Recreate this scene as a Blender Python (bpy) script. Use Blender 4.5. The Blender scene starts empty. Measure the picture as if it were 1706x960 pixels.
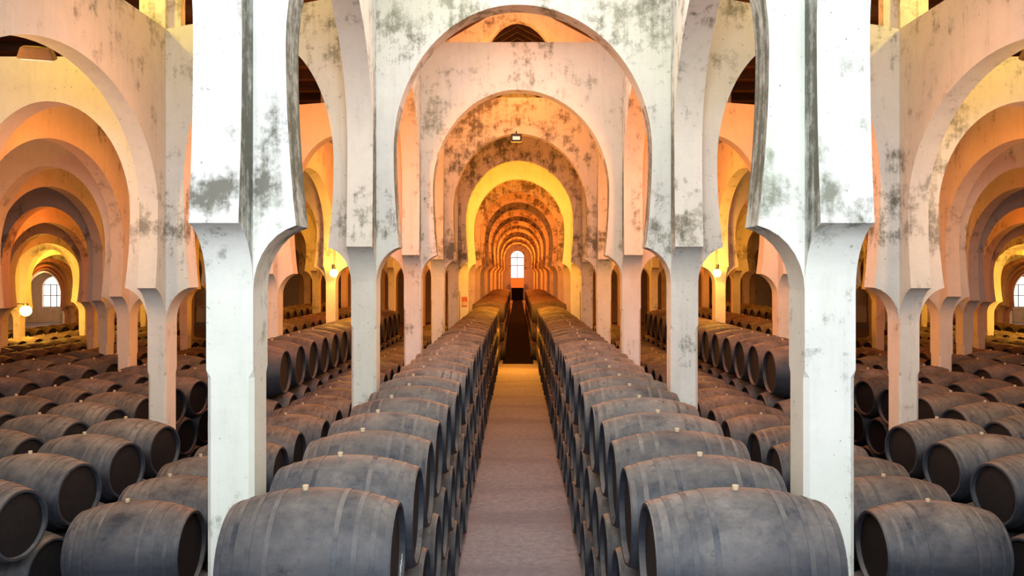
import bpy, bmesh, math, random
from mathutils import Vector, Matrix, noise
random.seed(7)
C = bpy.context.scene.collection
H = 3.83                     # camera height above the floor
F = 1345.0                   # focal length in pixels of the 1706 wide frame
SXR = 1.087                  # the right-hand half of the hall is a little wider
PI = math.pi

# ------------------------------------------------------------------ materials
def new_mat(name):
    m = bpy.data.materials.new(name); m.use_nodes = True
    nt = m.node_tree; nt.nodes.clear()
    out = nt.nodes.new('ShaderNodeOutputMaterial'); b = nt.nodes.new('ShaderNodeBsdfPrincipled')
    nt.links.new(b.outputs[0], out.inputs[0])
    return m, nt, b
def N(nt, t, **kw):
    n = nt.nodes.new(t)
    for k, v in kw.items():
        if k.startswith('i_'): n.inputs[int(k[2:])].default_value = v
        else: setattr(n, k, v)
    return n
def mixc(nt, fac, a, b, mode='MIX'):
    m = N(nt, 'ShaderNodeMix', data_type='RGBA', blend_type=mode)
    if isinstance(fac, (int, float)): m.inputs[0].default_value = fac
    else: nt.links.new(fac, m.inputs[0])
    for s, v in ((6, a), (7, b)):
        if isinstance(v, tuple): m.inputs[s].default_value = (*v, 1)
        else: nt.links.new(v, m.inputs[s])
    return m.outputs[2]
def math_(nt, op, a, b=None, clamp=False):
    m = N(nt, 'ShaderNodeMath', operation=op, use_clamp=clamp)
    for i, v in enumerate((a, b)):
        if v is None: continue
        if isinstance(v, (int, float)): m.inputs[i].default_value = v
        else: nt.links.new(v, m.inputs[i])
    return m.outputs[0]
def noise_(nt, vec, scale, detail=4, rough=.6):
    n = N(nt, 'ShaderNodeTexNoise'); n.inputs['Scale'].default_value = scale
    n.inputs['Detail'].default_value = detail; n.inputs['Roughness'].default_value = rough
    nt.links.new(vec, n.inputs['Vector']); return n.outputs[0]
def ramp_(nt, v, lo, hi):
    m = N(nt, 'ShaderNodeMapRange'); m.inputs[1].default_value = lo; m.inputs[2].default_value = hi
    nt.links.new(v, m.inputs[0]); return m.outputs[0]
def mapping(nt, vec, sc):
    m = N(nt, 'ShaderNodeMapping'); m.inputs['Scale'].default_value = sc
    nt.links.new(vec, m.inputs['Vector']); return m.outputs[0]
def bump(nt, b, h, strength=.3, dist=.02):
    n = N(nt, 'ShaderNodeBump'); n.inputs['Strength'].default_value = strength; n.inputs['Distance'].default_value = dist
    nt.links.new(h, n.inputs['Height']); nt.links.new(n.outputs[0], b.inputs['Normal'])

def plaster(name, base, mould=1.0, thr=.565, green=.04):
    m, nt, b = new_mat(name)
    geo = N(nt, 'ShaderNodeNewGeometry').outputs['Position']
    sep = N(nt, 'ShaderNodeSeparateXYZ'); nt.links.new(geo, sep.inputs[0]); z = sep.outputs[2]
    big = noise_(nt, geo, .55, 3); fine = noise_(nt, geo, 7, 6, .75); mid = noise_(nt, geo, 2.2, 5, .7)
    streak = noise_(nt, mapping(nt, geo, (5, 5, .5)), 1.6, 5, .7)
    # bands where damp collects: above the corbels and near the wall heads
    b1 = math_(nt, 'MULTIPLY', ramp_(nt, z, H + .2, H + .55), math_(nt, 'SUBTRACT', 1.0, ramp_(nt, z, H + .7, H + 1.7)))
    b2 = math_(nt, 'MULTIPLY', ramp_(nt, z, H + 2.2, H + 3.6), .55)
    band = math_(nt, 'ADD', math_(nt, 'MULTIPLY', b1, .85), math_(nt, 'MULTIPLY', b2, .8), True)
    s = math_(nt, 'MULTIPLY', fine, .35); s = math_(nt, 'ADD', s, math_(nt, 'MULTIPLY', mid, .4))
    s = math_(nt, 'ADD', s, math_(nt, 'MULTIPLY', streak, .25))
    s = math_(nt, 'ADD', s, math_(nt, 'MULTIPLY', band, .10))
    s = math_(nt, 'ADD', s, math_(nt, 'MULTIPLY', math_(nt, 'SUBTRACT', big, .5), .28))
    mo = math_(nt, 'MULTIPLY', ramp_(nt, s, thr, thr + .10), .85 * mould)
    col = mixc(nt, ramp_(nt, mid, .35, .75), base, tuple(c * .86 for c in base))
    col = mixc(nt, math_(nt, 'MULTIPLY', ramp_(nt, streak, .5, .75), .35), col, (.50, .47, .36))
    col = mixc(nt, mo, col, (.085, .075, .045))
    tint = noise_(nt, geo, .35, 2, .5)
    col = mixc(nt, math_(nt, 'MULTIPLY', ramp_(nt, tint, .45, .65), green), col, (.62, .68, .50))
    speck = noise_(nt, geo, 26, 2, .5)
    col = mixc(nt, math_(nt, 'MULTIPLY', ramp_(nt, speck, .70, .76), .6), col, (.16, .13, .09))
    nt.links.new(col, b.inputs['Base Color']); b.inputs['Roughness'].default_value = .85
    bump(nt, b, math_(nt, 'ADD', fine, mid), .25, .02)
    return m
M = {}
M['plaster'] = plaster('limewashed_plaster', (.76, .745, .69), 1.0, .56, .35)
M['plaster_deep'] = plaster('stained_deep_plaster', (.74, .67, .57), 1.0, .515)
M['plaster_clean'] = plaster('clean_plaster', (.78, .71, .61), .5, .64)
M['plaster_side'] = plaster('limewashed_plaster_side', (.74, .68, .60), .8)

def damp_plaster():
    m, nt, b = new_mat('damp_mouldy_plaster')
    geo = N(nt, 'ShaderNodeNewGeometry').outputs['Position']
    sep = N(nt, 'ShaderNodeSeparateXYZ'); nt.links.new(geo, sep.inputs[0]); z = sep.outputs[2]
    fine = noise_(nt, geo, 6, 6, .75); streak = noise_(nt, mapping(nt, geo, (6, 6, .45)), 1.5, 5, .7)
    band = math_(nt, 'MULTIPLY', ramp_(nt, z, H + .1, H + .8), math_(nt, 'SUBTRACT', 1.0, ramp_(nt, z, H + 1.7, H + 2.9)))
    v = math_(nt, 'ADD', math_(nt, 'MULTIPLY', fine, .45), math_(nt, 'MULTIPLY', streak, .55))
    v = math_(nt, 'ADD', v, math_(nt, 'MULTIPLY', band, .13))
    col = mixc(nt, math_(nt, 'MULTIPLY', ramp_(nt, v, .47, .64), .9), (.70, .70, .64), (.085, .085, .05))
    nt.links.new(col, b.inputs['Base Color']); b.inputs['Roughness'].default_value = .9
    bump(nt, b, fine, .3, .02)
    return m
M['damp'] = damp_plaster()
def wood_paint(name, base, dust, dust_amt, rough=.6, even=False):
    m, nt, b = new_mat(name)
    tc = N(nt, 'ShaderNodeTexCoord').outputs['Object']
    oi = N(nt, 'ShaderNodeObjectInfo').outputs['Random']
    add = N(nt, 'ShaderNodeVectorMath', operation='ADD'); nt.links.new(tc, add.inputs[0])
    sc = N(nt, 'ShaderNodeVectorMath', operation='SCALE'); sc.inputs[0].default_value = (31, 17, 23); nt.links.new(oi, sc.inputs['Scale'])
    nt.links.new(sc.outputs[0], add.inputs[1]); v = add.outputs[0]
    n1 = noise_(nt, v, 2.6, 6, .7); n2 = noise_(nt, v, 14, 5, .7); n3 = noise_(nt, mapping(nt, v, (1, 9, 9)), 2.2, 4)
    geo = N(nt, 'ShaderNodeNewGeometry').outputs['Normal']
    sep = N(nt, 'ShaderNodeSeparateXYZ'); nt.links.new(geo, sep.inputs[0])
    up = ramp_(nt, sep.outputs[2], -.1, .9)           # dust on what faces up; ramp also paints shaded sides darker
    d = math_(nt, 'MULTIPLY', up, ramp_(nt, math_(nt, 'ADD', math_(nt, 'MULTIPLY', n1, .7), math_(nt, 'MULTIPLY', n2, .3)), .36, .6))
    col = mixc(nt, ramp_(nt, n3, .3, .7), base, tuple(c * .6 for c in base))
    var = N(nt, 'ShaderNodeMapRange'); var.inputs[3].default_value = .92 if even else .75; var.inputs[4].default_value = 1.02 if even else 1.25; nt.links.new(oi, var.inputs[0])
    dd = mixc(nt, ramp_(nt, n2, .4, .65), dust, tuple(c * .62 for c in dust))
    dd2 = N(nt, 'ShaderNodeVectorMath', operation='SCALE'); nt.links.new(dd, dd2.inputs[0]); nt.links.new(var.outputs[0], dd2.inputs['Scale'])
    col = mixc(nt, math_(nt, 'MULTIPLY', d, dust_amt), col, dd2.outputs[0])
    stain = ramp_(nt, math_(nt, 'ADD', math_(nt, 'MULTIPLY', n1, .55), math_(nt, 'MULTIPLY', n2, .45)), .57, .66)
    col = mixc(nt, math_(nt, 'MULTIPLY', stain, .15 if even else .7), col, tuple(c * .45 for c in base))
    nt.links.new(col, b.inputs['Base Color']); b.inputs['Roughness'].default_value = rough
    b.inputs['Specular IOR Level'].default_value = .35
    bump(nt, b, math_(nt, 'ADD', n2, n3), .25, .006)
    return m
M['cask'] = wood_paint('black_painted_oak', (.034, .040, .054), (.25, .215, .19), .92, .6)
M['hoop'] = wood_paint('painted_iron_hoop', (.040, .046, .060), (.25, .215, .19), .92, .55, True)
M['head'] = wood_paint('cask_head_oak', (.013, .011, .012), (.035, .03, .03), .2, .6)
M['far_cask'] = wood_paint('lamp_tinted_dusty_oak', (.05, .037, .03), (.27, .20, .15), .9, .7)  # same dusty oak with the warm lamp glow put into its colour
def plain(name, col, rough=.6, metal=0, emit=None, est=0):
    m, nt, b = new_mat(name)
    tc = N(nt, 'ShaderNodeTexCoord').outputs['Object']
    n = noise_(nt, tc, 9, 4)
    c = mixc(nt, ramp_(nt, n, .3, .7), col, tuple(x * .8 for x in col))
    nt.links.new(c, b.inputs['Base Color']); b.inputs['Roughness'].default_value = rough; b.inputs['Metallic'].default_value = metal
    if emit: b.inputs['Emission Color'].default_value = (*emit, 1); b.inputs['Emission Strength'].default_value = est
    return m
M['bung'] = plain('pale_cork', (.62, .47, .30), .8)
M['chalk'] = plain('chalk', (.45, .46, .46), .9)
M['iron'] = plain('dark_iron', (.05, .045, .04), .5, .6)
M['case'] = plain('rusty_lamp_housing', (.26, .14, .07), .5, .3)
M['lens'] = plain('lamp_glass', (.7, .68, .64), .2, 0, (1, .9, .8), .45)
M['bulb'] = plain('bulb_glow', (1, .8, .4), .3, 0, (1, .55, .09), 26)
M['bulb_core'] = plain('bulb_core_glow', (1, .8, .4), .3, 0, (1, .78, .35), 60)
M['sign'] = plain('sign_red_orange', (.62, .14, .03), .5)
M['sign_white'] = plain('sign_white', (.85, .8, .7), .5)
M['timber'] = wood_paint('roof_timber', (.10, .05, .025), (.16, .09, .05), .3, .7)
M['daylight'] = plain('bright_window_glass', (.9, .93, 1), .2, 0, (.86, .92, 1), 1.5)
M['daylight_soft'] = plain('hazy_window_glass', (.9, .9, 1), .2, 0, (1, .86, .74), 2.6)
M['bench'] = plain('whitewashed_panel', (.8, .6, .5), .7)

def floor_mat():
    m, nt, b = new_mat('worn_earth_floor')
    geo = N(nt, 'ShaderNodeNewGeometry').outputs['Position']
    n1 = noise_(nt, geo, .8, 5, .65); n2 = noise_(nt, geo, 9, 6, .75); n3 = noise_(nt, geo, 45, 3, .7)
    bands = noise_(nt, mapping(nt, geo, (.25, 1.0, 1)), .75, 2, .5)
    col = mixc(nt, ramp_(nt, n2, .3, .7), (.40, .37, .40), (.20, .18, .205))
    col = mixc(nt, math_(nt, 'MULTIPLY', ramp_(nt, bands, .5, .64), .55), col, (.17, .155, .185))
    col = mixc(nt, math_(nt, 'MULTIPLY', ramp_(nt, n1, .5, .7), .4), col, (.42, .37, .38))
    col = mixc(nt, math_(nt, 'MULTIPLY', ramp_(nt, n3, .5, .7), .35), col, (.45, .41, .40))
    nt.links.new(col, b.inputs['Base Color']); b.inputs['Roughness'].default_value = .8
    bump(nt, b, math_(nt, 'ADD', n2, n3), .4, .02)
    return m
M['floor'] = floor_mat()
M['shade_black'] = plain('painted_shade_black', (.006, .004, .004), 1.0)  # near-black colour painting the unlit far aisle as shade on its floor
M['shade_black'].node_tree.nodes['Principled BSDF'].inputs['Specular IOR Level'].default_value = .05

# ------------------------------------------------------------------ helpers
def bm_obj(name, bm, mats, parent=None, smooth=False):
    bmesh.ops.recalc_face_normals(bm, faces=bm.faces[:])
    me = bpy.data.meshes.new(name); bm.to_mesh(me); bm.free()
    for m in (mats if isinstance(mats, (list, tuple)) else [mats]): me.materials.append(m)
    if smooth:
        for p in me.polygons: p.use_smooth = True
        try: me.set_sharp_from_angle(angle=math.radians(38))
        except Exception: pass
    o = bpy.data.objects.new(name, me); C.objects.link(o)
    if parent: o.parent = parent
    return o
def tag(o, label=None, cat=None, group=None, kind=None):
    if label: o['label'] = label
    if cat: o['category'] = cat
    if group: o['group'] = group
    if kind: o['kind'] = kind
    return o
def box(bm, x0, x1, y0, y1, z0, z1, mi=0):
    vs = [bm.verts.new((x, y, z)) for x in (x0, x1) for y in (y0, y1) for z in (z0, z1)]
    for f in ((0, 1, 3, 2), (4, 6, 7, 5), (0, 4, 5, 1), (2, 3, 7, 6), (0, 2, 6, 4), (1, 5, 7, 3)):
        bm.faces.new([vs[i] for i in f]).material_index = mi
def tube(bm, p, q, r, n=10, mi=0):
    p, q = Vector(p), Vector(q); d = (q - p).normalized()
    a = d.orthogonal().normalized(); b = d.cross(a)
    r1 = [bm.verts.new(p + a * r * math.cos(2 * PI * i / n) + b * r * math.sin(2 * PI * i / n)) for i in range(n)]
    r2 = [bm.verts.new(q + a * r * math.cos(2 * PI * i / n) + b * r * math.sin(2 * PI * i / n)) for i in range(n)]
    for i in range(n):
        bm.faces.new((r1[i], r1[(i + 1) % n], r2[(i + 1) % n], r2[i])).material_index = mi
    bm.faces.new(r1[::-1]).material_index = mi; bm.faces.new(r2).material_index = mi
def lathe_x(bm, prof, n=32, mi=0, close=False):
    """revolve (x, r) about the X axis"""
    rings = []
    for x, r in prof:
        if r < 1e-5: rings.append([bm.verts.new((x, 0, 0))]); continue
        rings.append([bm.verts.new((x, r * math.cos(2 * PI * i / n), r * math.sin(2 * PI * i / n))) for i in range(n)])
    seq = list(zip(rings[:-1], rings[1:]))
    if close: seq.append((rings[-1], rings[0]))
    for a, b in seq:
        for i in range(n):
            j = (i + 1) % n
            if len(a) == 1 and len(b) == 1: continue
            if len(a) == 1: f = (a[0], b[j], b[i])
            elif len(b) == 1: f = (a[i], a[j], b[0])
            else: f = (a[i], a[j], b[j], b[i])
            bm.faces.new(f).material_index = mi
    return rings

# ------------------------------------------------------------------ the building grid
NROW = 21
def rowY(k): return 6.38 + 5.4 * k
LX = [2.21, 5.18, 8.30, 11.5, 14.7, 17.9, 20.6, 24.2, 27.4, 30.6, 33.8]
TIP = [.36, -.22, -.50, -.77, -1.0, -1.2, -1.5, -1.8, -2.1, -2.4, -2.7]     # corbel tips, relative to H
APX = [3.85, 2.55, 2.37, 2.1, 1.56, 1.1, .8, .55, .35, .2, 0]         # arch crowns of the lengthwise arcades
TOP = [4.85, 3.50, 3.10, 2.9, 2.5, 2.1, 1.8, 1.6, 1.4, 1.2, 1.0]
SIDE_ROWS = 11                                                                 # the side halls end at row 10
def tip(n, k):
    if n == 0: return .36
    return min(.20, TIP[n] + .19 * max(0, k - n)) if k >= n else TIP[n]
def half(n): return (.18, .18) if n == 0 else (.13, .19)      # half sizes of a pillar in x and y
FOOT = .50; PR = .33; BEL = .25

def arch_curve(W, apex, zt, n=26):
    """right half of the opening, from the corbel foot to the crown: (half width, z)"""
    pts = []
    pr = min(PR, W * .3); be = pr * .76
    ph = math.radians(78)
    for i in range(8):
        a = ph * i / 7
        pts.append((W - pr * (1 - math.cos(a)) / (1 - math.cos(ph)), zt - FOOT + FOOT * math.sin(a) / math.sin(ph)))
    zw = zt + (apex - zt) * .40
    for i in range(1, 9):
        t = i / 8
        pts.append((W - be - (pr - be) * (1 - t) ** 2, zt + (zw - zt) * t))
    return pts, zw, W - be
def arch_panel(name, axis, c, th, a, b, ta, tb, apex, topa, topb, mat, base=H, sx=1, damp=None):
    """wall with a horseshoe opening between two pillar faces; axis 'x' = wall runs across the hall, 'y' = lengthwise"""
    bm = bmesh.new(); W = (b - a) / 2; m = (a + b) / 2
    def P(u, z, s):
        if axis == 'x': return (u * sx, c + s * th, base + z)
        return ((c + s * th) * sx, u, base + z)
    def cols(zt, sgn, top_end, top_mid):
        pts, zw, Ww = arch_curve(W, apex, zt)
        out = []
        for w, z in pts: out.append(((m + sgn * w, z), (m + sgn * W, z)))
        nn = 20; arc = []
        for i in range(nn + 1):
            t = PI / 2 * i / nn
            w = Ww * math.cos(t); z = zw + (apex - zw) * math.sin(t)
            tp = top_end + (top_mid - top_end) * (1 - w / W)
            arc.append(((m + sgn * w, z), (m + sgn * w, tp)))
        return out, arc, zw, Ww
    tm = (topa + topb) / 2
    for sgn, zt, te in ((-1, ta, topa), (1, tb, topb)):
        lo, arc, zw, Ww = cols(zt, sgn, te, tm)
        def strip(pairs):
            prev = None
            for (i_, o_) in pairs:
                q = [bm.verts.new(P(*i_, -1)), bm.verts.new(P(*o_, -1)), bm.verts.new(P(*i_, 1)), bm.verts.new(P(*o_, 1))]
                if prev:
                    for fi, f in enumerate(((prev[0], q[0], q[1], prev[1]), (prev[2], prev[3], q[3], q[2]), (prev[0], prev[2], q[2], q[0]))):
                        try: nf = bm.faces.new(f)
                        except Exception: continue
                        low = pairs is lo and i_[1] > zt - .02 or (pairs is arc and i_[1] < zw + .75)
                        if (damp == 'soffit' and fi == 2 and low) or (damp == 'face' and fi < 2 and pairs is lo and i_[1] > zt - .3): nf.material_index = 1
                    if abs(prev[1].co.z - prev[0].co.z) > 1e-4 and pairs is arc:
                        bm.faces.new((prev[1], q[1], q[3], prev[3]))
                prev = q
        strip(lo); strip(arc)
        # block between the pillar and the springing of the arch
        e0 = m + sgn * W; e1 = m + sgn * Ww; tpw = te + (tm - te) * (1 - Ww / W)
        for s in (-1, 1):
            bm.faces.new([bm.verts.new(P(u, z, s)) for u, z in ((e0, zw), (e1, zw), (e1, tpw), (e0, te))]).material_index = 1 if damp == 'face' else 0
        bm.faces.new([bm.verts.new(P(u, z, s)) for u, z, s in ((e0, te, -1), (e1, tpw, -1), (e1, tpw, 1), (e0, te, 1))])
    bmesh.ops.remove_doubles(bm, verts=bm.verts[:], dist=1e-4)
    o = bm_obj(name, bm, [mat, M['damp']], smooth=True)
    return o

def pillar_mesh(hx, hy, top, cham_z):
    bm = bmesh.new(); c = .035
    def ring(z, ch):
        if ch: p = [(-hx + c, -hy), (hx - c, -hy), (hx, -hy + c), (hx, hy - c), (hx - c, hy), (-hx + c, hy), (-hx, hy - c), (-hx, -hy + c)]
        else: p = [(-hx, -hy), (hx, -hy), (hx, -hy), (hx, hy), (hx, hy), (-hx, hy), (-hx, hy), (-hx, -hy)]
        return [bm.verts.new((x, y, z)) for x, y in p]
    rs = [ring(0, True), ring(cham_z - .06, True), ring(cham_z, False), ring(top, False)]
    for a, b in zip(rs, rs[1:]):
        for i in range(8):
            j = (i + 1) % 8
            try: bm.faces.new((a[i], a[j], b[j], b[i]))
            except Exception: pass
    bm.faces.new(rs[-1]); bm.faces.new(rs[0][::-1])
    bmesh.ops.remove_doubles(bm, verts=bm.verts[:], dist=1e-4)
    bmesh.ops.dissolve_degenerate(bm, edges=bm.edges[:], dist=1e-4)
    return bm
ORD = 'nearest second third fourth fifth sixth seventh eighth ninth tenth eleventh twelfth thirteenth fourteenth fifteenth sixteenth seventeenth eighteenth nineteenth twentieth'.split()
TENS = {20: 'twenty', 30: 'thirty', 40: 'forty', 50: 'fifty'}
def ordw(i):
    """0 -> nearest, 1 -> second ..."""
    if i < len(ORD): return ORD[i]
    n = i + 1; t = n // 10 * 10
    if n % 10 == 0: return {30: 'thirtieth', 40: 'fortieth', 50: 'fiftieth'}[n]
    return TENS[t] + '-' + ('first' if n % 10 == 1 else ORD[n % 10 - 1])
def side_word(s): return 'left' if s < 0 else 'right'

def keep_side(n, k):
    """rows of the side halls that the hall opens up to"""
    if n == 0: return True
    if k >= SIDE_ROWS: return False
    return LX[n] / rowY(k) < 1.0

for s in (-1, 1):
    q = s * (1 if s < 0 else SXR)
    for n in range(len(LX)):
        hx, hy = half(n)
        mat = M['plaster'] if n == 0 else M['plaster_side']
        for k in range(-1 if n == 0 else 0, NROW if n == 0 else SIDE_ROWS):
            if not keep_side(n, k): continue
            bm = pillar_mesh(hx, hy, H + TOP[n], H - .75 if n == 0 else H - 1.2 + TIP[n])
            for v in bm.verts: v.co.x = (v.co.x + LX[n]) * q; v.co.y += rowY(k)
            o = bm_obj('pillar', bm, mat)
            where = ('row of pillars beside the aisle' if n == 0 else f'{ordw(n)[:] if n > 0 else ""} pillar row beyond the aisle')
            if n == 0:
                lab = f'square whitewashed pillar {side_word(s)} of the aisle, {ordw(k) if k >= 0 else "behind the camera"}' + (' from the camera' if k >= 0 else '')
            else:
                lab = f'whitewashed pillar, {side_word(s)} side hall, row {["", "one", "two", "three", "four", "five", "six", "seven", "eight", "nine", "ten"][n]} outward, {ordw(k)} in depth'
            tag(o, lab, 'pillar', f'pillars {side_word(s)} of the aisle', 'structure')
            # lengthwise arch to the next row
            if k + 1 < (NROW if n == 0 else SIDE_ROWS):
                ap = APX[n] if n else (3.85)
                tA, tB = tip(n, k), tip(n, k + 1)
                o = arch_panel('arch_wall', 'y', LX[n], hx, rowY(k) + hy, rowY(k + 1) - hy, tA, tB, ap, TOP[n], TOP[n], mat, sx=q, damp='face' if n == 0 else None)
                tag(o, f'lengthwise horseshoe arch wall {side_word(s)}, arcade {ordw(n)}, bay {ordw(k + 1)}', 'arch', f'lengthwise arches {side_word(s)}', 'structure')
            # crosswise arch to the next line outwards
            if n + 1 < len(LX) and k < SIDE_ROWS and k >= (1 if n == 0 else 0) and keep_side(n + 1, k):
                tA, tB = tip(n, k), tip(n + 1, k)
                if n == 0 and k <= 1: ap, t0, t1 = 3.4, 4.0, 3.5
                elif n == 0: ap, t0, t1 = 2.9, 3.7, 3.5
                else: ap = (APX[n] + APX[n + 1]) / 2; t0, t1 = TOP[n + 1], TOP[n + 1]
                o = arch_panel('arch_wall', 'x', rowY(k), hy if n else .18, LX[n] + hx, LX[n + 1] - half(n + 1)[0], tA, tB, ap, t0, t1, M['plaster_clean'] if n == 0 and k >= 2 else mat, sx=q)
                tag(o, f'crosswise horseshoe arch wall {side_word(s)}, span {ordw(n)} outward, {ordw(k)} in depth', 'arch', f'crosswise arches {side_word(s)}', 'structure')
            # short post that carries the roof
            if n >= 1 and n <= 4 and k <= 6:
                bm = bmesh.new(); box(bm, LX[n] - .12, LX[n] + .12, rowY(k) - .18, rowY(k) + .18, H + TOP[n], H + 5.35)
                box(bm, LX[n] - .30, LX[n] - .12, rowY(k) - .08, rowY(k) + .08, H + TOP[n], H + 5.35)
                box(bm, LX[n] + .12, LX[n] + .30, rowY(k) - .08, rowY(k) + .08, H + TOP[n], H + 5.35)
                for v in bm.verts: v.co.x *= q
                o = bm_obj('roof_pillar', bm, mat)
                tag(o, f'short roof post on the arcade, {side_word(s)}, line {ordw(n)}, {ordw(k)} in depth', 'post', 'short roof posts', 'structure')
# central crosswise arches: each half drawn to its own width
for k in range(NROW):
    o = arch_panel('arch_wall', 'x', rowY(k), .18, -(LX[0] - .18), LX[0] - .18, .36, .36, 3.85, TOP[0], TOP[0], M['plaster'] if k < 3 else M['plaster_clean' if k == 5 else 'plaster_deep'], damp='soffit')
    for v in o.data.vertices:
        if v.co.x > 0: v.co.x *= SXR
    tag(o, f'great horseshoe arch across the aisle, {ordw(k)} from the camera', 'arch', 'great arches across the aisle', 'structure')
    if k >= 3:      # upper tier wall with a round opening under the roof
        bm = bmesh.new(); z0, z1 = H + TOP[0], H + 7.75; R = 1.12; ya, yb = rowY(k) - .15, rowY(k) + .15
        n = 20; prev = None
        pts = [(R * math.cos(PI * i / n), z0 + 2.15 * math.sin(PI * i / n)) for i in range(n + 1)]
        for (x, z) in pts:
            qd = [bm.verts.new((x, ya, z)), bm.verts.new((x, ya, z1)), bm.verts.new((x, yb, z)), bm.verts.new((x, yb, z1))]
            if prev:
                bm.faces.new((prev[0], qd[0], qd[1], prev[1])); bm.faces.new((prev[2], prev[3], qd[3], qd[2])); bm.faces.new((prev[0], prev[2], qd[2], qd[0]))
            prev = qd
        box(bm, -2.39, -R, ya, yb, z0, z1); box(bm, R, 2.39, ya, yb, z0, z1)
        for v in bm.verts:
            if v.co.x > 0: v.co.x *= SXR
        bmesh.ops.remove_doubles(bm, verts=bm.verts[:], dist=1e-4)
        o = bm_obj('gable_wall', bm, M['plaster'])
        tag(o, f'upper wall with round opening under the roof, {ordw(k - 3)} along the aisle', 'wall', 'upper walls under the roof', 'structure')

# ------------------------------------------------------------------ shell
def struct(name, bm, mat, label, cat='wall'):
    o = bm_obj(name, bm, mat); tag(o, label, cat, None, 'structure'); return o
YB = rowY(10) + 1.6; XL = 37.5; YE = rowY(20) + .5
bm = bmesh.new(); box(bm, -XL - 1, (XL + 1) * SXR, -3, YE + 4, -.2, 0); struct('floor', bm, M['floor'], 'worn grey earthen floor of the cellar', 'floor')
for s, nm in ((-1, 'left'), (1, 'right')):
    q = s * (1 if s < 0 else SXR)
    def sbox(bm, x0, x1, *r): box(bm, min(x0 * q, x1 * q), max(x0 * q, x1 * q), *r)
    bm = bmesh.new(); sbox(bm, XL, XL + .4, -1, YB + .4, 0, H + 5.6); struct('wall_' + nm, bm, M['plaster_side'], f'outer side wall on the {nm}')
    # end wall of the side hall with an arched window opening
    bm = bmesh.new(); wc = 35.5; ww = .98; zs, zt_ = 1.15, H - 1.15
    sbox(bm, 2.45, wc - ww, YB, YB + .4, 0, H + 5.6); sbox(bm, wc + ww, XL, YB, YB + .4, 0, H + 5.6)
    sbox(bm, wc - ww, wc + ww, YB, YB + .4, 0, zs)
    prev = None
    for i in range(17):
        t = PI * i / 16; x = wc + ww * math.cos(t); z = zt_ + .85 * math.sin(t)
        v4 = [bm.verts.new((x * q, y, zz)) for y in (YB, YB + .4) for zz in (z, H + 5.6)]
        if prev:
            bm.faces.new((prev[0], v4[0], v4[1], prev[1])); bm.faces.new((prev[2], prev[3], v4[3], v4[2])); bm.faces.new((prev[0], prev[2], v4[2], v4[0]))
        prev = v4
    struct('wall_back_' + nm, bm, M['plaster_side'], f'far end wall of the {nm} side hall with arched window')
    # window: pane, frame, bars
    bm = bmesh.new(); poly = [((wc - ww) * q, zs), ((wc + ww) * q, zs)] + [((wc + ww * math.cos(PI * i / 16)) * q, zt_ + .85 * math.sin(PI * i / 16)) for i in range(17)]
    bm.faces.new([bm.verts.new((x, YB + .30, z)) for x, z in poly]); bmesh.ops.remove_doubles(bm, verts=bm.verts[:], dist=1e-4)
    wroot = bm_obj('window_' + ('1' if s < 0 else '2'), bm, M['daylight_soft']); tag(wroot, f'arched sunlit window at the far end, {nm} side hall', 'window', None, 'structure')
    bm = bmesh.new()
    for fx in (-.45, 0, .45): tube(bm, ((wc + fx) * q, YB + .22, zs), ((wc + fx) * q, YB + .22, zt_ + .2), .035, 8)
    for z in (zs + .02, zs + .9, zt_ + .2): tube(bm, ((wc - ww) * q, YB + .22, z), ((wc + ww) * q, YB + .22, z), .03, 8)
    bm_obj('window_bar', bm, M['iron'], wroot)
    # nave outer closing wall beyond the side halls
    bm = bmesh.new(); sbox(bm, 2.45, 2.85, YB + .4, YE + .5, 0, H + 8.2); struct('wall_aisle_' + nm, bm, M['plaster_side'], f'long wall closing the deep end of the aisle, {nm}')
    # ceiling of the side hall: boards and rafters
    bm = bmesh.new(); sbox(bm, 2.4, XL + .4, -1, YB + .4, H + 5.36, H + 5.6); struct('ceiling_' + nm, bm, M['timber'], f'dark boarded ceiling over the {nm} side hall', 'ceiling')
    for i in range(26):
        y = 1.2 + i * 1.35
        bm = bmesh.new(); sbox(bm, 2.4, 20, y, y + .14, H + 5.14, H + 5.36)
        o = bm_obj('ceiling_beam', bm, M['timber']); tag(o, f'dark roof joist over the {nm} side hall, {ordw(i)} from the camera', 'beam', 'roof joists', 'structure')
    bm = bmesh.new(); sbox(bm, 2.2, 2.45, -1, YE + .5, H + 5.36, H + 8.2); sbox(bm, 2.2, 2.45, -1, YE + .5, H + TOP[0], H + 5.36)
    struct('wall_upper_' + nm, bm, M['plaster'], f'upper wall above the aisle arcade, {nm}')
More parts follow.
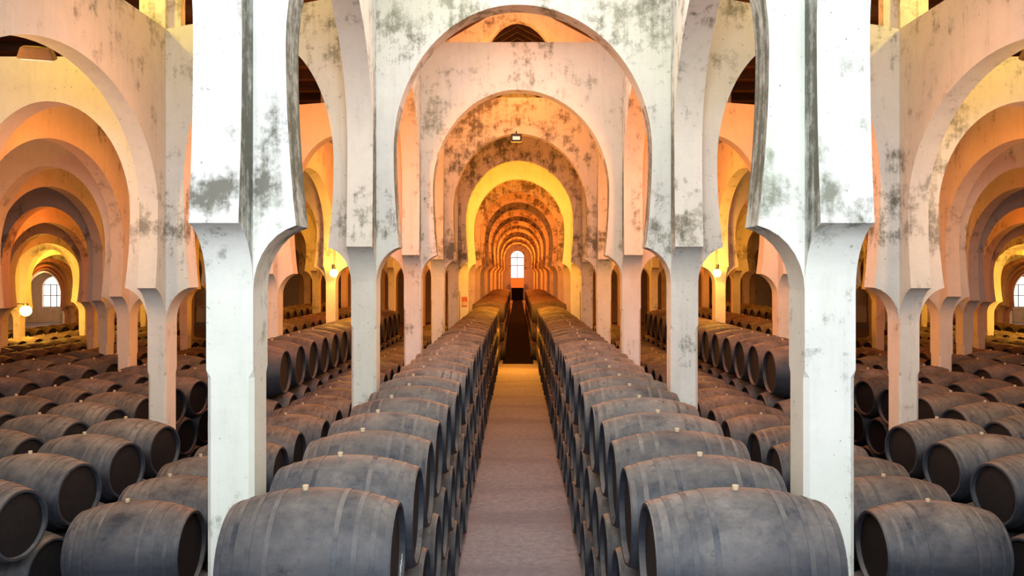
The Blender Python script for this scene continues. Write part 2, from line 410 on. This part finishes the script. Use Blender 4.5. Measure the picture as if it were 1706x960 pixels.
# gable roof over the aisle
bm = bmesh.new()
ev, rg = H + 6.3, H + 7.7
for s in (-1, 1):
    q = s * (1 if s < 0 else SXR)
    pts = [(0, rg), (2.45 * q, ev), (2.45 * q, ev + .15), (0, rg + .15)]
    a = [bm.verts.new((x, -1, z)) for x, z in pts]; b = [bm.verts.new((x, YE + .5, z)) for x, z in pts]
    for i in range(4): bm.faces.new((a[i], a[(i + 1) % 4], b[(i + 1) % 4], b[i]))
    bm.faces.new(a); bm.faces.new(b[::-1])
struct('ceiling', bm, M['timber'], 'dark boarded gable roof over the aisle', 'ceiling')
for i in range(40):
    y = 18 + i * .62
    bm = bmesh.new()
    for s in (-1, 1):
        q = s * (1 if s < 0 else SXR)
        pts = [(0, rg - .12), (2.3 * q, ev - .12 + .07), (2.3 * q, ev + .07), (0, rg)]
        a = [bm.verts.new((x, y, z)) for x, z in pts]; b = [bm.verts.new((x, y + .1, z)) for x, z in pts]
        for j in range(4): bm.faces.new((a[j], a[(j + 1) % 4], b[(j + 1) % 4], b[j]))
        bm.faces.new(a); bm.faces.new(b[::-1])
    o = bm_obj('ceiling_rafter', bm, M['timber']); tag(o, f'dark rafter pair of the gable roof, {ordw(i)} along the aisle', 'rafter', 'rafters of the aisle roof', 'structure')
# far end wall of the aisle with tall window
bm = bmesh.new(); wx0, wx1, wz0, wz1 = -.95, .95, 2.9, H + 2.1
box(bm, -2.5, wx0, YE, YE + .5, 0, H + 8); box(bm, wx1, 2.8, YE, YE + .5, 0, H + 8); box(bm, wx0, wx1, YE, YE + .5, 0, wz0)
prev = None
for i in range(17):
    t = PI * i / 16; x = .95 * math.cos(t); z = wz1 + .95 * math.sin(t)
    v4 = [bm.verts.new((x, y, zz)) for y in (YE, YE + .5) for zz in (z, H + 8)]
    if prev:
        bm.faces.new((prev[0], v4[0], v4[1], prev[1])); bm.faces.new((prev[2], prev[3], v4[3], v4[2])); bm.faces.new((prev[0], prev[2], v4[2], v4[0]))
    prev = v4
struct('wall_back', bm, M['plaster'], 'far end wall of the aisle around the tall window')
bm = bmesh.new(); poly = [(-.95, wz0), (.95, wz0)] + [(.95 * math.cos(PI * i / 16), wz1 + .95 * math.sin(PI * i / 16)) for i in range(17)]
bm.faces.new([bm.verts.new((x, YE + .4, z)) for x, z in poly]); bmesh.ops.remove_doubles(bm, verts=bm.verts[:], dist=1e-4)
w3 = bm_obj('window_3', bm, M['daylight']); tag(w3, 'tall bright arched window at the far end of the aisle', 'window', None, 'structure')
bm = bmesh.new()
for x in (-.95, 0, .95): box(bm, x - .05, x + .05, YE + .25, YE + .33, wz0, wz1 + (.7 if x == 0 else 0))
for z in (wz0 + .03, wz0 + 1.9, wz1): box(bm, -.95, .95, YE + .24, YE + .34, z - .05, z + .05)
bm_obj('window_frame', bm, M['iron'], w3)
bm = bmesh.new(); box(bm, -.9, .9, YE - 3.2, YE - 2.6, 1.7, 3.0); box(bm, -.98, .98, YE - 3.3, YE - 2.5, 3.0, 3.08)
o = bpy.data.objects.new('counter', None); C.objects.link(o); tag(o, 'pale pinkish counter block below the bright window at the far end', 'counter')
bm_obj('counter_top', bm, M['bench'], o)
bm = bmesh.new(); box(bm, -.8, .8, YE - 3.15, YE - 2.65, 0, 1.7); bm_obj('counter_base', bm, M['shade_black'], o)
# near-black sheet that paints shade on the floor of the deep aisle
bm = bmesh.new(); box(bm, -.62, .62 * SXR, 33.75, YE - 3.5, 0, .02); struct('floor_shade_sheet', bm, M['shade_black'], 'dark sheet painting shade on the floor of the narrow far aisle', 'floor')

# ------------------------------------------------------------------ casks
def cask_profile(L, R, r, n=16):
    return [(-L / 2 + L * i / n, r + (R - r) * (1 - (abs(2 * i / n - 1)) ** 2.1)) for i in range(n + 1)]
def rad(L, R, r, x): return r + (R - r) * (1 - abs(2 * x / L) ** 2.1)
HOOPS = [-.475, -.40, -.30, -.19, .19, .30, .40, .475]
def body_bm(L, R, r, n=36, seg=18, hoops=False, heads=False):
    bm = bmesh.new()
    pr = cask_profile(L, R, r, seg)
    inner = [(L / 2 - .001, r - .022), (L / 2 - .045, r - .026), (L / 2 - .045, 0)]
    prof = [(-x, y) for x, y in inner[::-1]] + pr + inner
    rings = lathe_x(bm, prof, n)
    if heads:
        for f in bm.faces:
            c = f.calc_center_median()
            if abs(c.x) > L / 2 - .0465 and math.hypot(c.y, c.z) < r - .03: f.material_index = 1
    if hoops:
        for h in HOOPS: hoop_geo(bm, L, R, r, h, n, 0)
    return bm
def hoop_geo(bm, L, R, r, h, n=36, mi=0):
    x = h * L; w = .016; t = .003
    a, b = x - w, x + w
    ra, rb = rad(L, R, r, max(-L/2, a)), rad(L, R, r, min(L/2, b))
    lathe_x(bm, [(a, ra - .01), (a, ra + t), (b, rb + t), (b, rb - .01)], n, mi, close=True)
def head_bm(L, r, sgn, n=36):
    bm = bmesh.new()
    x = sgn * (L / 2 - .040)
    lathe_x(bm, [(x, r - .024), (x + sgn * .004, r - .06), (x + sgn * .004, 0)], n)
    # stave lines of the head: thin raised battens across it
    return bm
def bung_bm(R, big=True):
    bm = bmesh.new()
    z0 = R - .015
    n = 12; rs = []
    for z, rr in ((z0, .017), (z0 + .038, .021), (z0 + .043, .017)):
        rs.append([bm.verts.new((rr * math.cos(2 * PI * i / n), rr * math.sin(2 * PI * i / n), z)) for i in range(n)])
    for a, b in zip(rs, rs[1:]):
        for i in range(n): bm.faces.new((a[i], a[(i + 1) % n], b[(i + 1) % n], b[i]))
    bm.faces.new(rs[-1]); bm.faces.new(rs[0][::-1])
    return bm
TYPES = {}
def cask_meshes(key, L, R, r):
    d = {}
    def me(name, bm, mats):
        o = bm_obj(name, bm, mats, smooth=True); m = o.data; bpy.data.objects.remove(o); return m
    d['body'] = me('cask_body', body_bm(L, R, r), M['cask'])
    for s in (-1, 1): d['head', s] = me('cask_head', head_bm(L, r, s), M['head'])
    for h in HOOPS:
        bm = bmesh.new(); hoop_geo(bm, L, R, r, h); d['hoop', h] = me('hoop', bm, M['hoop'])
    d['bung'] = me('bung', bung_bm(R), M['bung'])
    d['low'] = me('cask_far_body', body_bm(L, R, r, 24, 10, True, True), [M['cask'], M['head']])
    d['lowb'] = me('cask_far_body_brown', body_bm(L, R, r, 24, 10, True, True), [M['far_cask'], M['head']])
    TYPES[key] = (d, L, R, r)
cask_meshes('big', 1.04, .45, .352)
cask_meshes('small', 1.0, .385, .305)
cask_meshes('deep', 1.34, .47, .375)
cask_meshes('stout', 1.03, .47, .37)

# every cask of the cellar: (key, side, row name, tier, index, x, y, z, yaw)
CASKS = []
def blocked(x0, x1, y, r, n_lines=True):
    for n, X in enumerate(LX):
        if x1 > X - half(n)[0] - .01 and x0 < X + half(n)[0] + .01:
            k = round((y - 6.38) / 5.4)
            if abs(y - rowY(k)) < r + half(n)[1]: return True
    return False
def row(name, typ, inner, y0, y1, dy, tiers, yaw=0, jit=.02, rowword=''):
    d, L, R, r = TYPES[typ]
    xc = inner + L / 2
    vz = math.sqrt(max(.01, (2 * R + .008) ** 2 - (dy / 2) ** 2))
    n = int((y1 - y0) / dy + 1e-6) + 1
    gone = set()
    for t in range(tiers):                        # 0 = bottom
        zz = R + t * vz
        off = (tiers - 1 - t) * -.5 * dy
        for i in range(n + (tiers - 1 - t)):
            y = y0 + off + i * dy
            for s in (-1, 1):
                rr = random.Random(hash((name, t, i)) if False else (sum(map(ord, name)) * 131 + t * 1009 + i * 7))
                jx = (rr.random() - .5) * 2 * jit
                if blocked(xc - L / 2 - .0, xc + L / 2 + (.0 if name in 'AC' else .03), y, R): continue
                if name != 'A' and s < 0 and any(c[3] != name and c[2] == s and abs(c[7] - xc) < (L + TYPES[c[1]][1]) / 2 + .02 and math.hypot(c[8] - y, c[9] - zz) < R + TYPES[c[1]][2] - .03 for c in CASKS): gone.add((t, i)); continue
                if (t, i) in gone: continue
                CASKS.append((f'{name}{t}{i}{"L" if s < 0 else "R"}', typ, s, name, t, tiers, i, xc + jx, y, zz, yaw))
row('A', 'big', .745, 5.1, 33.0, .93, 3)
row('Z', 'deep', .55, 34.3, 62.0, .96, 3)
row('B', 'big', 3.05, 7.57, 11.3, .93, 2, jit=.03)
row('N', 'big', 2.90, 12.22, 34.0, .93, 2, jit=.015)
row('E', 'small', 4.42, 7.3, 11.6, 1.0, 3, yaw=12)
row('C', 'stout', 3.985, 13.9, 27.5, .945, 3, jit=.005)
row('F', 'small', 5.72, 8.6, 17.8, 1.0, 3, yaw=12)
row('G', 'small', 7.0, 10.2, 18.2, 1.0, 3, yaw=12)
row('H', 'small', 8.62, 12.4, 18.4, 1.0, 3, yaw=12)
row('I', 'small', 9.9, 14.3, 19.3, 1.0, 3, yaw=12)
row('D', 'big', 6.1, 19.4, 33.0, .93, 3)
row('J', 'big', 8.6, 27.5, 40.0, .93, 3)
row('K', 'small', 7.6, 19.6, 24.6, 1.0, 2, yaw=12)
row('M', 'small', 11.75, 17.6, 30.6, 1.0, 2, yaw=12)
row('O', 'small', 10.0, 20.6, 26.6, 1.0, 2, yaw=12)
row('P', 'small', 13.2, 20.0, 32.0, 1.0, 2, yaw=12)
row('Q', 'small', 15.0, 23.0, 36.0, 1.0, 2, yaw=12)
row('S', 'small', 16.5, 25.5, 38.5, 1.0, 2, yaw=12)
row('T', 'small', 18.3, 29.0, 42.0, 1.0, 2, yaw=12)
row('U', 'small', 21.2, 34.0, 48.0, 1.0, 2, yaw=12)
row('V', 'small', 25.0, 41.0, 56.0, 1.0, 1, yaw=12)
KEEP = set('A010L A010R A011L A011R A012R A013L A013R A015L A015R A017L A017R A018L A018R A05L A05R A06L A06R A07L A07R A08L A08R A09L A09R A110L A110R A111L A111R A112L A113L A113R A114L A114R A115R A116L A116R A118L A118R A120L A120R A122L A122R A12L A12R A13L A13R A14L A14R A15L A15R A16L A16R A17L A17R A18L A18R A19L A19R A20L A20R A210L A210R A211L A211R A212L A212R A213L A213R A214L A214R A215L A215R A216L A216R A217L A217R A218L A218R A219L A219R A21L A21R A221L A221R A222L A222R A224R A225L A227R A228L A22L A22R A23L A23R A24L A24R A25L A25R A26L A26R A27L A27R A28L A28R A29L A29R B01L B01R B02L B02R B10L B10R B11L B11R B12L B12R B13L B13R B14L B14R C10L C10R C11L C11R C12L C12R C13L C13R C14L C14R C15L C15R C16L C16R C20L C20R C211L C211R C212L C212R C213L C213R C214L C214R C21L C21R C22L C22R C23L C23R C24L C24R C25L C25R C26L C26R C27L C27R D23L D23R D24L D24R D25L D25R D26L D26R D27L D27R E11L E11R E20L E21L E21R E22L E22R E23L E23R F16L F16R F17L F17R F21L F22L F22R F23L F23R F24L F24R F25L F25R F26L F26R F27L F27R F28R G21L G22L G23L G23R G24L G24R G25L G25R G26L G26R G27L G27R G28L G28R H22L H23L H23R H24L H24R H25L H25R H26L H26R I22L I23L I24L I24R I25L I25R J23L J23R J24L J24R J25L J25R J26L J26R J27R M113L M113R M18L M18R N10L N10R N110L N110R N111L N111R N11L N11R N12L N12R N13L N13R N14L N14R N15L N15R N16L N16R N17L N17R N18L N18R N19L N19R O15L O15R O16L O16R Q110L Q11L Q12L Q13L Q14L Q14R Q15L Q15R Q16R S11L S12L S13L S14L S14R S15L S15R S16R T11L T12L T13L T14L T14R T15L T15R U12L U13L U14L U14R U15L U15R Z02L Z02R Z11L Z11R Z20L Z20R'.split())       #@KEEP@
ROWTXT = {'A': 'in the stack along the {s} of the aisle', 'Z': 'in the narrow deep aisle, {s} stack',
          'B': 'at the front of the low {s} stack', 'N': 'in the rear part of the low {s} stack', 'E': 'in the near outer stack, {s} foreground',
          'C': 'in the dark tall stack past {s} pillars', 'F': 'in the second {s} side stack', 'G': 'in the third {s} side stack',
          'H': 'in the fourth {s} side stack', 'I': 'in the fifth {s} side stack', 'D': 'in the distant tall stack, {s} hall',
          'J': 'in the farthest tall stack, {s} hall', 'K': 'in the low middle stack, {s} hall', 'M': 'in the sixth {s} side stack',
          'O': 'in the small middle stack, {s} hall', 'P': 'in the seventh {s} side stack', 'Q': 'in the eighth {s} side stack',
          'S': 'in the ninth {s} side stack', 'T': 'in the tenth {s} side stack', 'U': 'in the eleventh {s} side stack', 'V': 'in the last {s} side row'}
RANK = {}
for c_ in sorted(CASKS, key=lambda c: c[8]): RANK[c_[0]] = sum(1 for k_ in RANK if k_[0] == c_[3] and k_[1] == str(c_[4]) and k_[-1] == c_[0][-1])
def cask_label(name, s, t, tiers, i):
    i = RANK[f'{name}{t}{i}{"L" if s < 0 else "R"}']
    tier = 'top' if t == tiers - 1 else ('bottom' if t == 0 else 'middle')
    return f'dark cask {ROWTXT[name].format(s=side_word(s))}, {tier} tier, {ordw(i)} {"to" if i == 0 else "from"} camera'.replace('dark cask in the dark', 'cask in the dark')
STUFF = []
def part(name, me, root):
    o = bpy.data.objects.new(name, me); o.parent = root; C.objects.link(o); return o
for (key, typ, s, name, t, tiers, i, x, y, z, yaw) in CASKS:
    q = s * (1 if s < 0 else SXR)
    if KEEP is not None and key not in KEEP:
        STUFF.append((typ, s, x, y, z, yaw, name)); continue
    d, L, R, r = TYPES[typ]
    rr = random.Random(i * 31 + t * 977 + sum(map(ord, name)))
    loc = (x * q, y, z); rz = math.radians(yaw) * (1 if s < 0 else -1) * -1 + (rr.random() - .5) * .02
    near = y < (16 if name in 'ABN' else 13.5)
    e = bpy.data.objects.new('cask', None if (near or t == tiers - 1) else (d['lowb'] if y > 20 else d['low'])); C.objects.link(e)
    e.location = loc; e.rotation_euler = (0, 0, rz); e.scale = (1 if s < 0 else SXR, 1, 1)
    if e.data is not None: e.rotation_euler = (rr.random() * 6, 0, rz)
    tag(e, cask_label(name, s, t, tiers, i), 'cask', f'casks {ROWTXT[name].format(s=side_word(s))}')
    if near:
        part('cask_body', d['body'], e)
        for sg in (-1, 1): part('cask_head', d['head', sg], e)
        for h in HOOPS: part('hoop', d['hoop', h], e)
        if t == tiers - 1:
            b = part('bung', d['bung'], e); b.location = ((-.08 if s < 0 else -.02) + (rr.random() - .5) * .05, 0, 0)
    elif t == tiers - 1:
        part('cask_body', d['lowb'] if y > 20 else d['low'], e)
        b = part('bung', d['bung'], e); b.location = ((rr.random() - .5) * .08, 0, 0)
# white chalk strokes on the head of the nearest cask on the left
# (joined later to the cask as its own part)
for o in list(C.objects):
    if o.get('label') == cask_label('A', -1, 2, 3, 0):
        bm = bmesh.new(); Lh = 1.18 / 2 - .033
        for (yy, zz) in ((-.19, .0), (-.155, .02), (-.12, .045)):
            vs = [bm.verts.new((Lh, yy + a, zz + b)) for a, b in ((-.007, -.035), (.005, -.03), (.014, .035), (.002, .03))]
            vs2 = [bm.verts.new((Lh + .003, v.co.y, v.co.z)) for v in vs]
            bm.faces.new(vs2); bm.faces.new(vs[::-1])
            for j in range(4): bm.faces.new((vs[j], vs[(j + 1) % 4], vs2[(j + 1) % 4], vs2[j]))
        bm_obj('chalk_mark', bm, M['chalk'], o)['label'] = 'white chalk strokes on the cask head'
if STUFF:
    import numpy as np
    V, Fc, MI, base = [], [], [], 0
    cache = {}
    for typ in TYPES:
        bm = body_bm(*TYPES[typ][1:], 16, 8, False, True); bm.verts.ensure_lookup_table()
        bm.verts.index_update()
        cache[typ] = ([v.co.copy() for v in bm.verts], [[v.index for v in f.verts] for f in bm.faces], [f.material_index for f in bm.faces]); bm.free()
    for (typ, s, x, y, z, yaw, name) in STUFF:
        q = s * (1 if s < 0 else SXR); vs, fs, mi = cache[typ]
        m = Matrix.Translation((x * q, y, z)) @ Matrix.Rotation(math.radians(yaw) * (1 if s < 0 else -1) * -1, 4, 'Z') @ Matrix.Diagonal((1 if s < 0 else SXR, 1, 1, 1))
        V += [tuple(m @ v) for v in vs]; Fc += [[i + base for i in f] for f in fs]; MI += [1 if k else (2 if y > 20 else 0) for k in mi]; base += len(vs)
    me = bpy.data.meshes.new('stacked_casks'); me.from_pydata(V, [], Fc); me.update()
    for m in (M['cask'], M['head'], M['far_cask']): me.materials.append(m)
    me.polygons.foreach_set('material_index', MI); me.polygons.foreach_set('use_smooth', [True] * len(Fc))
    try: me.set_sharp_from_angle(angle=math.radians(38))
    except Exception: pass
    o = bpy.data.objects.new('stacked_casks', me); C.objects.link(o)
    tag(o, 'mass of distant and hidden dark casks filling the stacks of the cellar', 'casks', None, 'stuff')

# ------------------------------------------------------------------ lamps and fittings
def light(kind, loc, energy, col, size=.2, rot=None, name='lamp_and_fill_light', **kw):
    l = bpy.data.lights.new(name, kind); l.energy = energy; l.color = col
    if kind == 'POINT': l.shadow_soft_size = size
    if kind == 'AREA': l.shape = 'RECTANGLE'; l.size = size[0]; l.size_y = size[1]
    if kind == 'SUN': l.angle = size
    for k, v in kw.items(): setattr(l, k, v)
    o = bpy.data.objects.new(name, l); C.objects.link(o); o.location = loc
    if rot: o.rotation_euler = rot
    return o
def sphere(bm, c, r, n=16, mi=0):
    bmesh.ops.create_uvsphere(bm, u_segments=n, v_segments=n // 2, radius=r, matrix=Matrix.Translation(c))
def wall_lamp(x, y, z, wx, r, label):
    e = bpy.data.objects.new('wall_lamp', None); C.objects.link(e); e.location = (x, y, z)
    tag(e, label, 'lamp', 'glowing wall lamps')
    bm = bmesh.new(); sphere(bm, (0, 0, 0), r, 20); bm_obj('lamp_globe', bm, M['bulb'], e, True)
    bm = bmesh.new(); tube(bm, (0, 0, r * .9), (0, 0, r * 1.35), r * .45, 14); tube(bm, (0, 0, r * 1.3), (wx - x, .05, r * 1.3), .02, 8)
    tube(bm, (wx - x, .05, r * 1.3 - .09), (wx - x, .05, r * 1.3 + .09), .04, 10)
    bm_obj('lamp_bracket', bm, M['iron'], e)
OR = (1.0, .36, .07); YE_ = (1.0, .56, .12); PK = (1.0, .60, .42)
def at(px, py, Y): return ((px - 862) / F * Y, Y, H - (py - 454) / F * Y)
for s in (-1, 1):
    q = 1 if s < 0 else SXR
    p = at(862 - 306, 455, 22.0); X = p[0] * q * (1 if s < 0 else -1)
    wall_lamp(X, p[1], p[2], s * (5.18 - .13 - .02) * q, .11, f'glowing yellow lamp on a pillar seen past the {side_word(s)} nearest pillars')
    p = at(43, 518, 31.5); X = p[0] * q * (1 if s < 0 else -1)
    wall_lamp(X, p[1], p[2], s * 20.4 * q, .21, f'large glowing yellow lamp on a pillar deep in the {side_word(s)} side hall')
    light('POINT', (s * 4.6 * q, 21.2, H + .2), 150, (1.0, .47, .06), .15)
    light('POINT', (s * 19.0 * q, 30.6, H - 1.2), 420, (1.0, .47, .06), .2)
    # floodlight box hanging under the crown of the big side arch
    p = at(67, 88, 9.5)
    e = bpy.data.objects.new('floodlight', None); C.objects.link(e); e.location = (s * abs(p[0]) * q, p[1], p[2])
    e.rotation_euler = (math.radians(20), 0, s * -.3)
    e.location.x += s * .04
    tag(e, f'grey box floodlight hanging under the crown of the big arch, {side_word(s)} side', 'floodlight', 'floodlights under the side arches')
    bm = bmesh.new()
    vs = [(-.20, -.1, -.07), (.20, -.1, -.07), (.20, .1, -.07), (-.20, .1, -.07), (-.15, -.08, .07), (.15, -.08, .07), (.15, .08, .07), (-.15, .08, .07)]
    b = [bm.verts.new(v) for v in vs]
    for f in ((0, 3, 2, 1), (4, 5, 6, 7), (0, 1, 5, 4), (1, 2, 6, 5), (2, 3, 7, 6), (3, 0, 4, 7)): bm.faces.new([b[i] for i in f])
    bmesh.ops.bevel(bm, geom=bm.edges[:], offset=.012, segments=2, affect='EDGES')
    bm_obj('floodlight_housing', bm, M['case'], e)
    bm = bmesh.new(); box(bm, -.16, .16, -.075, .075, -.082, -.068); bm_obj('floodlight_glass', bm, M['lens'], e)
    bm = bmesh.new(); tube(bm, (0, 0, .05), (-s * .42, -.02, .13), .015, 8); bm_obj('floodlight_bracket', bm, M['iron'], e)
# small floodlight on the crown of the fourth great arch
e = bpy.data.objects.new('floodlight', None); C.objects.link(e); e.location = (-.03, rowY(3) - .30, H + 3.72)
tag(e, 'small dark box floodlight at the crown of an arch above the aisle', 'floodlight')
bm = bmesh.new(); box(bm, -.15, .15, -.08, .08, -.12, .10); bmesh.ops.bevel(bm, geom=bm.edges[:], offset=.015, segments=2, affect='EDGES'); bm_obj('floodlight_housing', bm, M['iron'], e)
bm = bmesh.new(); box(bm, -.10, .10, -.095, -.078, -.07, .02); bm_obj('floodlight_glass', bm, M['lens'], e)
bm = bmesh.new(); tube(bm, (0, .04, .09), (0, .15, .21), .02, 8); bm_obj('floodlight_bracket', bm, M['iron'], e)
# notice on the yellow-lit pillar
p = at(778, 503, rowY(5) - .2)
e = bpy.data.objects.new('safety_sign', None); C.objects.link(e); e.location = (-2.17, rowY(5) - .185, p[2])
tag(e, 'small orange red safety sign on the yellow lit pillar left of the aisle', 'sign')
bm = bmesh.new(); box(bm, -.11, .11, -.012, 0, -.2, .2); bm_obj('sign_board', bm, M['sign'], e)
bm = bmesh.new()
for xx in (-.065, .065): box(bm, xx - .02, xx + .02, -.016, -.012, -.15, 0)
box(bm, -.02, .02, -.016, -.012, -.15, -.03); tube(bm, (0, -.012, .0), (0, -.016, .0), .025, 12)
bm_obj('sign_pictogram', bm, M['sign_white'], e)

# ------------------------------------------------------------------ light
OR = (1.0, .20, .02); YE_ = (1.0, .42, .035); PK = (1.0, .48, .30)
light('AREA', (0.2, -2.4, H + 3.4), 1550, (.88, .95, 1.0), (8, 3), (math.radians(68), 0, 0), 'front_daylight_fill')  # added unseen area light behind the camera, standing in for front daylight
light('AREA', (.2, 9.2, H + 5.0), 200, (1, .96, .88), (3, 3), (0, 0, 0), 'top_fill')  # added unseen fill below the closed roof, brightens tops from above
light('AREA', (.2, 14.4, H + 5.0), 130, (1, .86, .76), (3, 3), (0, 0, 0), 'top_fill')  # second added overhead fill, no roof opening here
for k in range(2, 20):                          # lamps along the aisle
    y = rowY(k) + 2.7
    if k == 2: light('POINT', (0, y, H + 3.2), 130, (1, .50, .26), .3)
    elif k == 3: light('POINT', (0, y, H + 2.4), 60, OR, .3)
    elif k == 4: light('POINT', (0, y, H + 2.0), 520, YE_, .3)
    elif k == 5: light('POINT', (0, y, H + 2.0), 260, OR, .3)
    elif k in (6, 8, 10, 12, 15, 18): light('POINT', (0, y, H + 1.5), 330 + 60 * (k - 5), OR, .3)
light('POINT', (0, 15.0, H + 5.6), 60, PK, .3)
light('POINT', (0, rowY(2) + 3.6, H + 5.8), 240, (1, .28, .04), .3)
light('POINT', (0, rowY(4) + 1.2, H + 5.8), 200, (1, .28, .04), .3)
light('POINT', (0, 30.9, H + .3), 190, YE_, .3)  # added yellow fill for the lower pillars and cask ends
light('POINT', (0, 31.6, H - 2.2), 200, (1, .33, .03), .2)
for s in (-1, 1):
    q = s * (1 if s < 0 else SXR)
    light('POINT', (3.7 * q, 14.2, H + 2.4), 300, (1, .25, .035), .3)
    light('POINT', (3.7 * q, 20.2, H + 2.6), 120, OR, .3)
    light('POINT', (3.7 * q, 9.3, H + 2.6), 35, (1, .48, .25), .3)
    light('POINT', (6.0 * q, 10.6, H + 4.5), 110, (1, .72, .03), .1)
    light('POINT', (3.9 * q, 11.0, H + 4.6), 40, (1, .55, .1), .1)
    light('POINT', (6.4 * q, 9.0, H + 2.3), 150, (1, .54, .18), .3)
    light('POINT', (6.6 * q, 10.6, H + .5), 38, (1, .46, .28), .4)  # added unseen warm fill low over the side casks
    light('POINT', (10.5 * q, 15.5, H + .3), 40, (1, .36, .14), .4)
    light('POINT', (3.2 * q, 14.5, H + .2), 22, (1, .40, .2), .4)
    light('POINT', (9.6 * q, 14.4, H + 2.0), 40, (1, .27, .06), .3)
    light('POINT', (5.0 * q, 3.5, H + 2.6), 20, (1, .55, .38), .3)
    for n in range(1, 10):                     # along the diagonal of the side hall
        x = (LX[n] + LX[n + 1]) / 2; y = rowY(n) + 2.7
        e_, c_ = {1: (60, (1, .26, .06)), 2: (34, (1, .22, .04)), 3: (120, OR), 4: (45, OR), 5: (330, YE_), 6: (90, OR), 7: (110, OR), 8: (110, OR), 9: (300, (1, .5, .2))}[n]
        light('POINT', (x * q, y - 1.0, H + APX[n + 1] - .5), e_, c_, .3)
    light('POINT', (6.8 * q, 25.5, H + 1.0), 130, OR, .3)
    light('POINT', (6.8 * q, 36, H + 1.0), 200, OR, .3)
    light('POINT', (10 * q, 31, H + 1.0), 160, YE_, .3)
for o_ in C.objects:
    if o_.type == 'LIGHT' and o_.data.type == 'POINT': o_.data.energy *= 1.22
w = bpy.data.worlds.new('sky'); bpy.context.scene.world = w; w.use_nodes = True
bg = w.node_tree.nodes['Background']; bg.inputs[0].default_value = (.75, .85, 1, 1); bg.inputs[1].default_value = .35

# ------------------------------------------------------------------ camera
cam = bpy.data.cameras.new('camera'); co = bpy.data.objects.new('camera', cam); C.objects.link(co)
co.location = (0, 0, H); co.rotation_euler = (PI / 2, 0, 0)
cam.sensor_width = 36; cam.lens = F / 1706 * 36
cam.shift_x = (853 - 862) / 1706; cam.shift_y = (454 - 480) / 1706
cam.clip_start = .05; cam.clip_end = 400
sc = bpy.context.scene; sc.camera = co
sc.view_settings.view_transform = 'Standard'; sc.view_settings.look = 'None'; sc.view_settings.gamma = 1; sc.view_settings.use_curve_mapping = False
sc.view_settings.exposure = 0.0
sc.cycles.use_denoising = True
sc.cycles.max_bounces = 6; sc.cycles.diffuse_bounces = 2; sc.cycles.glossy_bounces = 2; sc.cycles.use_light_tree = True
sc.cycles.sample_clamp_indirect = 8
